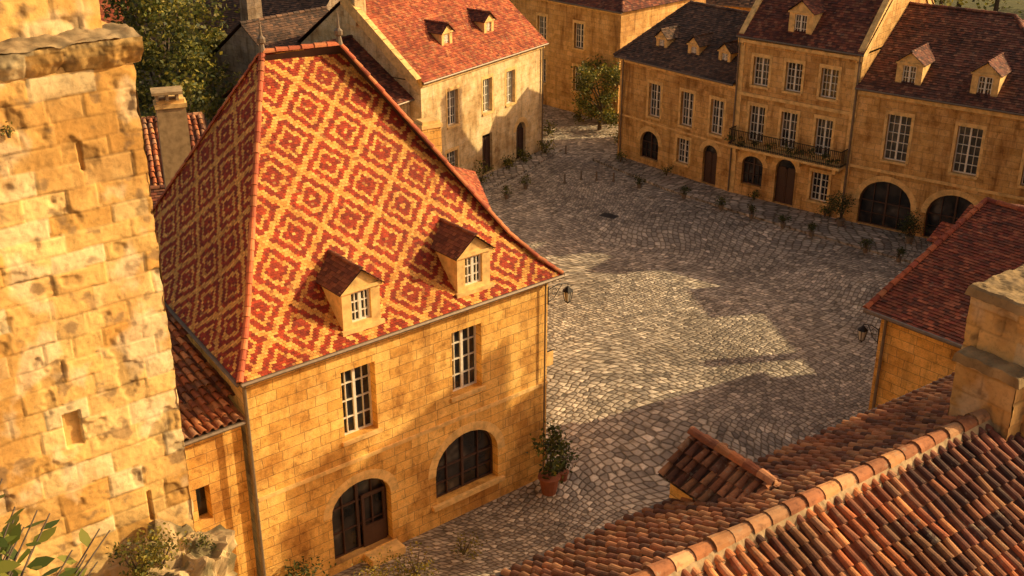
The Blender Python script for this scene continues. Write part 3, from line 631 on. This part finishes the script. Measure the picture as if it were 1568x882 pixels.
# ================================================================= RIGHT NEAR BUILDING (A)
B=Bld('square_side_house','stone','tile')
a1=(12.2,34.6); a0=(12.2+.648*13,34.6-.762*13)
frA=Fr(a1,a0)
wall(B,a1,a0,0,6.0,[W(3.6,.9,3.2,4.7)],uo=2); dA=V(.762,.648); q=V(a1[0],a1[1])+dA*13.2; q2=V(a0[0],a0[1])+dA*13.2
wall(B,(q.x,q.y),a1,0,6.0,[W(9.5,1,3.2,5)],uo=20); wall(B,a0,(q2.x,q2.y),0,6.0)
ov=.4; E0=V(*a1)-dA*ov-frA.d*ov+Z*6.05; E1=V(*a0)-dA*ov+Z*6.05
A0=E0+dA*7.0+Z*2.17; A1=E1+dA*7.0+Z*2.17
tiles(B.r,E0,E1,A0,A1,.19,.15,pal([(.32,.075,.028),(.25,.052,.024),(.28,.078,.032),(.38,.11,.045),(.16,.048,.024)],.3))
tiles(B.r,E0+dA*14,E1+dA*14,A0,A1,.3,.25,DRED); caps(B.r,[A0,A1],.12,.4,RED); caps(B.r,[E0+Z*.04,A0+Z*.04],.10,.35,RED)
gutter(B,E0-dA*.06,E1-dA*.06); B.x.add([E0-Z*.05,E1-Z*.05,E1+dA*.45-Z*.05,E0+dA*.45-Z*.05]); B.x.add([E0-Z*.06,A0-Z*.06,A0+frA.d*.45-Z*.06,E0+frA.d*.45-Z*.06])
B.w.add([V(*a1)+Z*5.99,V(*a1)+dA*13.2+Z*5.99,V(*a1)+dA*6.6+Z*8.1],0,[(0,6),(13.2,6),(6.6,8.1)])
tube(B.z,[frA.pt(.25,.12,5.95),frA.pt(.25,.12,.1)],.055,7)
for s,t in ((4.2,0),(6.0,.2)):
    P=V(*a1)+dA*s-frA.d*.9; frx=Fr((P.x,P.y),(P.x+frA.d.x,P.y+frA.d.y)); box(B.w,frx,0,1.1,-1.3,0,5.0,7.2+t); 
    for o0 in (.15,-1.5): tiles(B.r,frx.pt(-.15,o0,7.15+t),frx.pt(1.25,o0,7.15+t),frx.pt(-.15,-.7,7.65+t),frx.pt(1.25,-.7,7.65+t),.18,.14,RED)
B.done()
# ================================================================= FOREGROUND ROOF (B)
B=Bld('foreground_tiled_house','stone','canal')
e_=V(.82,.572); p_=V(-.572,.82); R0=V(2.17,14.5,11)
rA=R0-e_*6; rB=R0+e_*16
fe0=rA+p_*3.0-Z*1.6; fe1=rB+p_*3.0-Z*1.6; ne0=rA-p_*7.0-Z*3.6; ne1=rB-p_*7.0-Z*3.6
SHADE_PURP=pal([(.13,.048,.03),(.19,.065,.035),(.085,.038,.026),(.25,.10,.05)],.35)  # shade on the near slope's right part, put into the tile colour
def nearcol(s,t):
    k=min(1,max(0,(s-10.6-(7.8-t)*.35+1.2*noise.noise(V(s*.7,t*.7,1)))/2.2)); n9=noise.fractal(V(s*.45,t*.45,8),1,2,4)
    if R.random()<k: return SHADE_PURP()
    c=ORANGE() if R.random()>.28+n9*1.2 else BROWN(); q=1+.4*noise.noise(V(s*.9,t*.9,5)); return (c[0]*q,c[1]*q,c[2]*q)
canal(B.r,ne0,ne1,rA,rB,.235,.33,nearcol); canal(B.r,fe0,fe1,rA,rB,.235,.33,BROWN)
caps(B.r,[rA+Z*.05,rB+Z*.05],.15,.42,pal([(.55,.26,.095),(.47,.185,.065),(.58,.31,.14),(.36,.14,.055)]))
for sg in (1,-1):
    vs=[];cs=[];n=int(22/.08)
    for i in range(n+1):
        p=rA+e_*(i*.08)
        for (o,z) in ((.10,.12),(.20+.06*noise.noise(V(i*.35,sg,0)),.03),(.26+.09*noise.noise(V(i*.3,sg*5,1)),-.06)):
            q=p+p_*(sg*o)+Z*(z+(-.53 if sg>0 else -.51)*max(0,o-.1)); vs.append(tuple(q)); k=R.uniform(.6,1.1); cs.append((.50*k,.36*k,.19*k,1))
    fs=[(i*3+j,i*3+j+1,(i+1)*3+j+1,(i+1)*3+j) for i in range(n) for j in range(2)]
    rough_obj('ridge_mortar',B.e,vs,cs,fs,smooth=False)
gutter(B,fe0+p_*.05,fe1+p_*.05,.07)
wf0=fe1-p_*.4; wf1=fe0-p_*.4; wall(B,(wf0.x,wf0.y),(wf1.x,wf1.y),0,9.5); wn0=ne0+p_*.4; wn1=ne1+p_*.4; wall(B,(wn0.x,wn0.y),(wn1.x,wn1.y),0,7.4)
frR=Fr((R0.x,R0.y),(R0.x+e_.x,R0.y+e_.y))
def stonebox(parent,name,fr,a0,a1,o0,o1,z0,z1,seed):
    faces=[(fr.pt(a0,o1,0),fr.pt(a1,o1,0)),(fr.pt(a0,o0,0),fr.pt(a0,o1,0)),(fr.pt(a1,o1,0),fr.pt(a1,o0,0)),(fr.pt(a1,o0,0),fr.pt(a0,o0,0))]
    for i,(p,q) in enumerate(faces):
        f2=Fr((p.x,p.y),(q.x,q.y)); vs,cs,fs=rough(f2,0,f2.L,z0,z1,.04,(),0,seed+i,edge=False)
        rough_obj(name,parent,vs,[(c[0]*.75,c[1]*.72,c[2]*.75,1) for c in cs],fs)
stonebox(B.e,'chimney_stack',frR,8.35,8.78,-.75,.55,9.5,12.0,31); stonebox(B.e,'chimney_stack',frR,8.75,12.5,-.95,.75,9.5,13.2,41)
nu,nv=100,48
for (a_0,a_1,o_0,o_1,zt) in ((8.68,12.6,-1.05,.85,13.2),(8.28,8.74,-.82,.62,12.0)):
    vs=[];cs=[]
    for j in range(nv+1):
        for i in range(nu+1):
            a=a_0+(a_1-a_0)*i/nu; o=o_0+(o_1-o_0)*j/nv; ed=min(i,nu-i,j,nv-j)
            z=zt+(.14 if ed>1 else (.10 if ed==1 else -.06))+.05*noise.fractal(V(a*3,o*3,5),1,2,4); k=.75+.5*noise.noise(V(a*3,o*3,1))
            vs.append(tuple(frR.pt(a,o,z))); cs.append((.42*k,.29*k,.13*k,1))
    rough_obj('chimney_cap',B.e,vs,cs,[(j*(nu+1)+i,j*(nu+1)+i+1,(j+1)*(nu+1)+i+1,(j+1)*(nu+1)+i) for j in range(nv) for i in range(nu)],smooth=False)
# small lucarne on far slope
c0=V(3.05,18.9,0); lz=9.0
fL=Fr((c0.x,c0.y),(c0.x+e_.x,c0.y+e_.y))
box(B.w,fL,0,1.35,0,1.7,lz-.6,10.0)
g0=fL.pt(.67,-.2,10.55); g1=fL.pt(.67,2.0,10.55)
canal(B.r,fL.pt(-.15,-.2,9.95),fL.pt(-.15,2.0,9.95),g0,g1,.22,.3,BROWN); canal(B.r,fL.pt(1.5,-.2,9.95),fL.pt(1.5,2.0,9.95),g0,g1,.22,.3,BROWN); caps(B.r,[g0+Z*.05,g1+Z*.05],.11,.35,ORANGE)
B.w.add([fL.pt(0,0,10),fL.pt(1.35,0,10),fL.pt(.67,0,10.5)]); 
B.done()
for e9,q9 in ((9.3,-1.4),(8.6,-1.2),(10.2,-1.9)):
    pp=R0+e_*e9+p_*q9; shrub('roof_plant',pp.x,pp.y,.3,.22,G_DARK+G_YEL,160,.06,11+q9*.51,0,3)
# ================================================================= ADDED OFF-FRAME HOUSES, SIZED TO CAST SHADOWS ON SQUARE AND FACADE
S_=V(.985,.174).normalized(); Lv=V(-S_.y,S_.x)
def SL(a,l): p=S_*a+Lv*l; return (p.x,p.y)
OPW=[W(s,1,z,z+1.8) for s in (1.2,) for z in (1,4.3,7.6)]
B,f=simple('tall_shadow_caster',SL(28.5,35.9),SL(28.5,32.4),7,13.0,15.9,DRED,'stone',ops=OPW,tw=.4,ex=.35); B.done()
B,f=simple('town_shadow_caster',SL(28.5,32.35),SL(28.5,28.4),7,15.8,18.6,DRED,'stone',ops=OPW,tw=.4,ex=.35); c=SL(32.2,29.0); chimney(B,c[0],c[1],-1.3,1.1,.8,15,20.0,None,2); B.done()
B,f=simple('low_shadow_caster',SL(34,44.3),SL(34,36.6),5,6.4,8.3,DRED,'stone',ops=[W(s,1,z,z+1.6) for s in (1.5,3.7) for z in (1,3.8)],tw=.4,ex=.35); c=SL(36.7,40.2); chimney(B,c[0],c[1],-1.3,.6,.6,6.5,10.6); B.done()
B,f=simple('corner_shadow_caster',SL(35.0,47.4),SL(35.0,44.5),4.5,7.8,9.9,DRED,'stone',tw=.4,ex=.35); B.done()
# ================================================================= STREET FURNITURE
def lantern(name,wall_pt,out,reach,drop):
    e=empty(name); m_=MB('bracket_and_frame',['iron']); gl=MB('lantern_glass',['lampglass'])
    a=wall_pt; tip=a+out*reach
    tube(m_,[a-Z*.5,a+Z*.1],.02,6); tube(m_,[a,a+out*reach*.5+Z*.08,tip],.018,6)
    tube(m_,[a-Z*.45,a+out*reach*.3-Z*.35,a+out*reach*.55-Z*.1,a+out*reach*.7+Z*.03],.013,6)
    pts=[a+out*(reach*.3+.1*math.cos(t))+Z*(-.12+.1*math.sin(t)) for t in [k*.6 for k in range(10)]]; tube(m_,pts,.01,5)
    tube(m_,[tip+Z*.02,tip-Z*drop],.012,6)
    t=tip-Z*drop
    tube(m_,[t,t-Z*.06,t-Z*.16],[.03,.09,.19],6); 
    for k in range(6):
        an=2*math.pi*k/6; u=V(math.cos(an),math.sin(an)); tube(m_,[t-Z*.16+u*.17,t-Z*.52+u*.10],.011,4)
    tube(gl,[t-Z*.17,t-Z*.51],[.155,.09],6); tube(m_,[t-Z*.52,t-Z*.56,t-Z*.62],[.11,.06,.015],6)
    m_.build(e); gl.build(e)
lantern('wall_lantern',V(1.15,34.0,7.05)+d_*.02,d_,.85,.12)
lantern('wall_lantern',V(12.2,34.6,5.3)-frA.d*.02,(-frA.d),.6,.05)
e=empty('wall_sign'); s=MB('sign_board',['iron','trim']); fs2=Fr((1.15,34.0),(1.15+n_.x,34.0+n_.y)); box(s,fs2,.3,.34,.02,.55,4.05,4.55,1); box(s,fs2,.29,.31,.0,.6,4.6,4.63,0); s.build(e)
shrub('potted_laurel',1.25,33.0,1.9,.5,G_DARK+G_OLIVE,520,.18,0,.65,5)
shrub('potted_shrub',1.75,33.75,.9,.4,G_DARK,300,.12,0,.35,4)
for x,y in ((7.4,64.0),(9.7,61.9),(11.5,60.1),(12.9,58.7),(14.3,57.3),(15.5,56.1),(17.7,53.9),(19.0,52.7)): shrub('potted_plant',x,y,.5,.26,G_DARK,220,.10,.12 if x>8 else 0,.28,4,'stonepot')
for x,y in ((-.3,62.2),(.8,63.9)): shrub('potted_plant',x,y,.45,.26,G_OLIVE,180,.1,0,.28,3,'stonepot')
shrub('round_bush',17.4,57.6,1.3,.6,G_DARK,720,.12,.12,.4,5,'stonepot'); shrub('round_bush',20.3,55.2,1.1,.65,G_DARK,720,.12,.12,.4,5,'stonepot')
for x,y,h in ((-1.8,64.8,1.6),(-.2,67.3,.9),(.8,68.9,.8),(2.1,70.4,1.0),(-3.4,62.6,2.0)): shrub('wall_bush',x,y,h,.5,G_YEL+G_OLIVE,300,.14)
for x,y in ((6.7,68.6),(9.2,65.9),(13.6,61.6),(16.9,58.9)): shrub('wall_bush',x,y,.6,.3,G_OLIVE,150,.11,.12)
for x,y in ((3.1,64.9),(4.1,65.5),(5.0,65.4),(6.0,65.2),(3.4,70.5)):
    e=empty('bollard'); mb=MB('post',['stonepot']); tube(mb,[V(x,y,0),V(x,y,.08),V(x,y,.09),V(x,y,.45),V(x,y,.47),V(x,y,.52),V(x,y,.56)],[.09,.09,.055,.05,.06,.06,.02],9); mb.build(e)
mb=MB('drain_cover',['iron']); fd=Fr((4.8,59.5),(5.5,59.0)); 
for k in range(8): box(mb,fd,k*.1,k*.1+.06,-.5,0,-.02,.012)
box(mb,fd,-.05,.9,-.55,.05,-.02,.006); mb.build()
shrub('yellow_weeds',-2.9,28.6,1.0,.7,G_YEL+[(.5,.38,.03)],420,.09); shrub('yellow_weeds',-3.9,27.8,1.2,.7,G_YEL+[(.5,.38,.03)],420,.09)
shrub('wall_bush',-5.9,27.3,1.3,.6,G_DARK,520,.13); shrub('yellow_weeds',-1.5,29.6,.7,.5,G_YEL,220,.09)
# foliage close to the viewpoint, lower left
e=empty('foreground_bush'); t=MB('stems',['bark']); l=MB('leaves',['leaf'])
for q in range(26):
    a=V(-2.1+R.uniform(-.15,.15),2.2,18.9); b=V(R.uniform(-2.05,-1.60),R.uniform(3.5,3.9),0); b.z=19.80-(b.x+2.0)*.5+R.uniform(-.22,.04)
    mid=(a+b)/2+Z*.05; tube(t,[a,mid,b],[.010,.007,.003],5)
    for k in range(16):
        f=.3+.7*k/16; p=(a*(1-f)**2+mid*2*f*(1-f)+b*f*f)+V(R.uniform(-.03,.03),R.uniform(-.02,.02),0); u=V(R.uniform(-1,1),R.uniform(-1,1),R.uniform(-.1,.7)).normalized(); w=u.cross(Z).normalized(); w=(w+Z*R.uniform(-.6,.6)).normalized(); L=R.uniform(.08,.135)
        c=R.choice([(.16,.20,.025),(.25,.25,.03),(.09,.13,.02)])
        m1=p+u*L*.35; m2=p+u*L*.7; l.add([p,m1+w*L*.26,m2+w*L*.2,p+u*L,m2-w*L*.2,m1-w*L*.26],0,None,c)
t.build(e); l.build(e)
pb=MB('viewpoint_parapet',['stone']); fp=Fr((-6,1.9),(3,1.9)); box(pb,fp,0,9,-.2,.5,0,19.0); pb.build()
# trees behind
tree('courtyard_tree',-20.3,66.5,9.6,3.6,G_OLIVE+G_YEL,5600,.3); tree('courtyard_tree',-24.5,68.5,9,3.2,G_OLIVE+G_YEL,3600,.3); tree('courtyard_tree',-16.8,69.5,8.4,2.8,G_OLIVE+G_YEL,3200,.3)
tree('courtyard_tree',-18.2,61.5,8.2,2.8,G_OLIVE+G_YEL,3800,.28); tree('courtyard_tree',-22.5,74.5,11,3.4,G_OLIVE+G_YEL,3600,.34)
tm=MB('distant_trees',['leaf','bark'])
for i in range(46):
    x=-62+i*3.1+R.uniform(-1,1); y=104+R.uniform(-6,16)+(0 if x<0 else 2); h=R.uniform(6,10)
    tube(tm,[V(x,y,0),V(x,y,h*.6)],[.3,.12],5,1); leaves(tm,V(x,y,h*.6),(2.6,2.6,h*.4),420,.55,G_OLIVE+G_YEL,10)
for i in range(14):
    x=-44+i*3+R.uniform(-1,1); y=92+R.uniform(-2,4); h=R.uniform(7.5,11); tube(tm,[V(x,y,0),V(x,y,h*.6)],[.3,.12],5,1); leaves(tm,V(x,y,h*.64),(2.2,2.2,h*.36),460,.45,G_OLIVE+G_YEL,10)
tm.build()
# ================================================================= LIGHT, SKY, CAMERA
el=math.radians(26); sd=V(S_.x*math.cos(el),S_.y*math.cos(el),math.sin(el)).normalized()
sl=bpy.data.lights.new('sun','SUN'); sl.energy=5.0; sl.angle=math.radians(.5); sl.color=(1,.76,.41)
so=bpy.data.objects.new('sun',sl); sc.collection.objects.link(so); so.rotation_euler=sd.to_track_quat('Z','Y').to_euler(); so.location=(30,20,40)
w=bpy.data.worlds.new('World'); sc.world=w; w.use_nodes=True; nt=w.node_tree; bg=nt.nodes['Background']
sk=nt.nodes.new('ShaderNodeTexSky'); sk.sky_type='NISHITA'; sk.sun_disc=False; sk.sun_elevation=el; sk.sun_rotation=math.atan2(S_.x,S_.y); sk.dust_density=4; sk.air_density=1.0; sk.ozone_density=.6
tint=mix(nt,sk.outputs[0],(1.18,.88,.66),1.0,'MULTIPLY')
nt.links.new(tint,bg.inputs[0]); bg.inputs[1].default_value=.15
cam=bpy.data.cameras.new('camera'); cam.sensor_width=36; cam.lens=36*1780/1568; cam.clip_end=2000; cam.clip_start=.1
co=bpy.data.objects.new('camera',cam); co.location=(0,0,22.4); co.rotation_euler=(math.radians(90-24.2),0,0); sc.collection.objects.link(co); sc.camera=co
sc.view_settings.view_transform='Standard'; sc.view_settings.look='None'; sc.view_settings.exposure=0
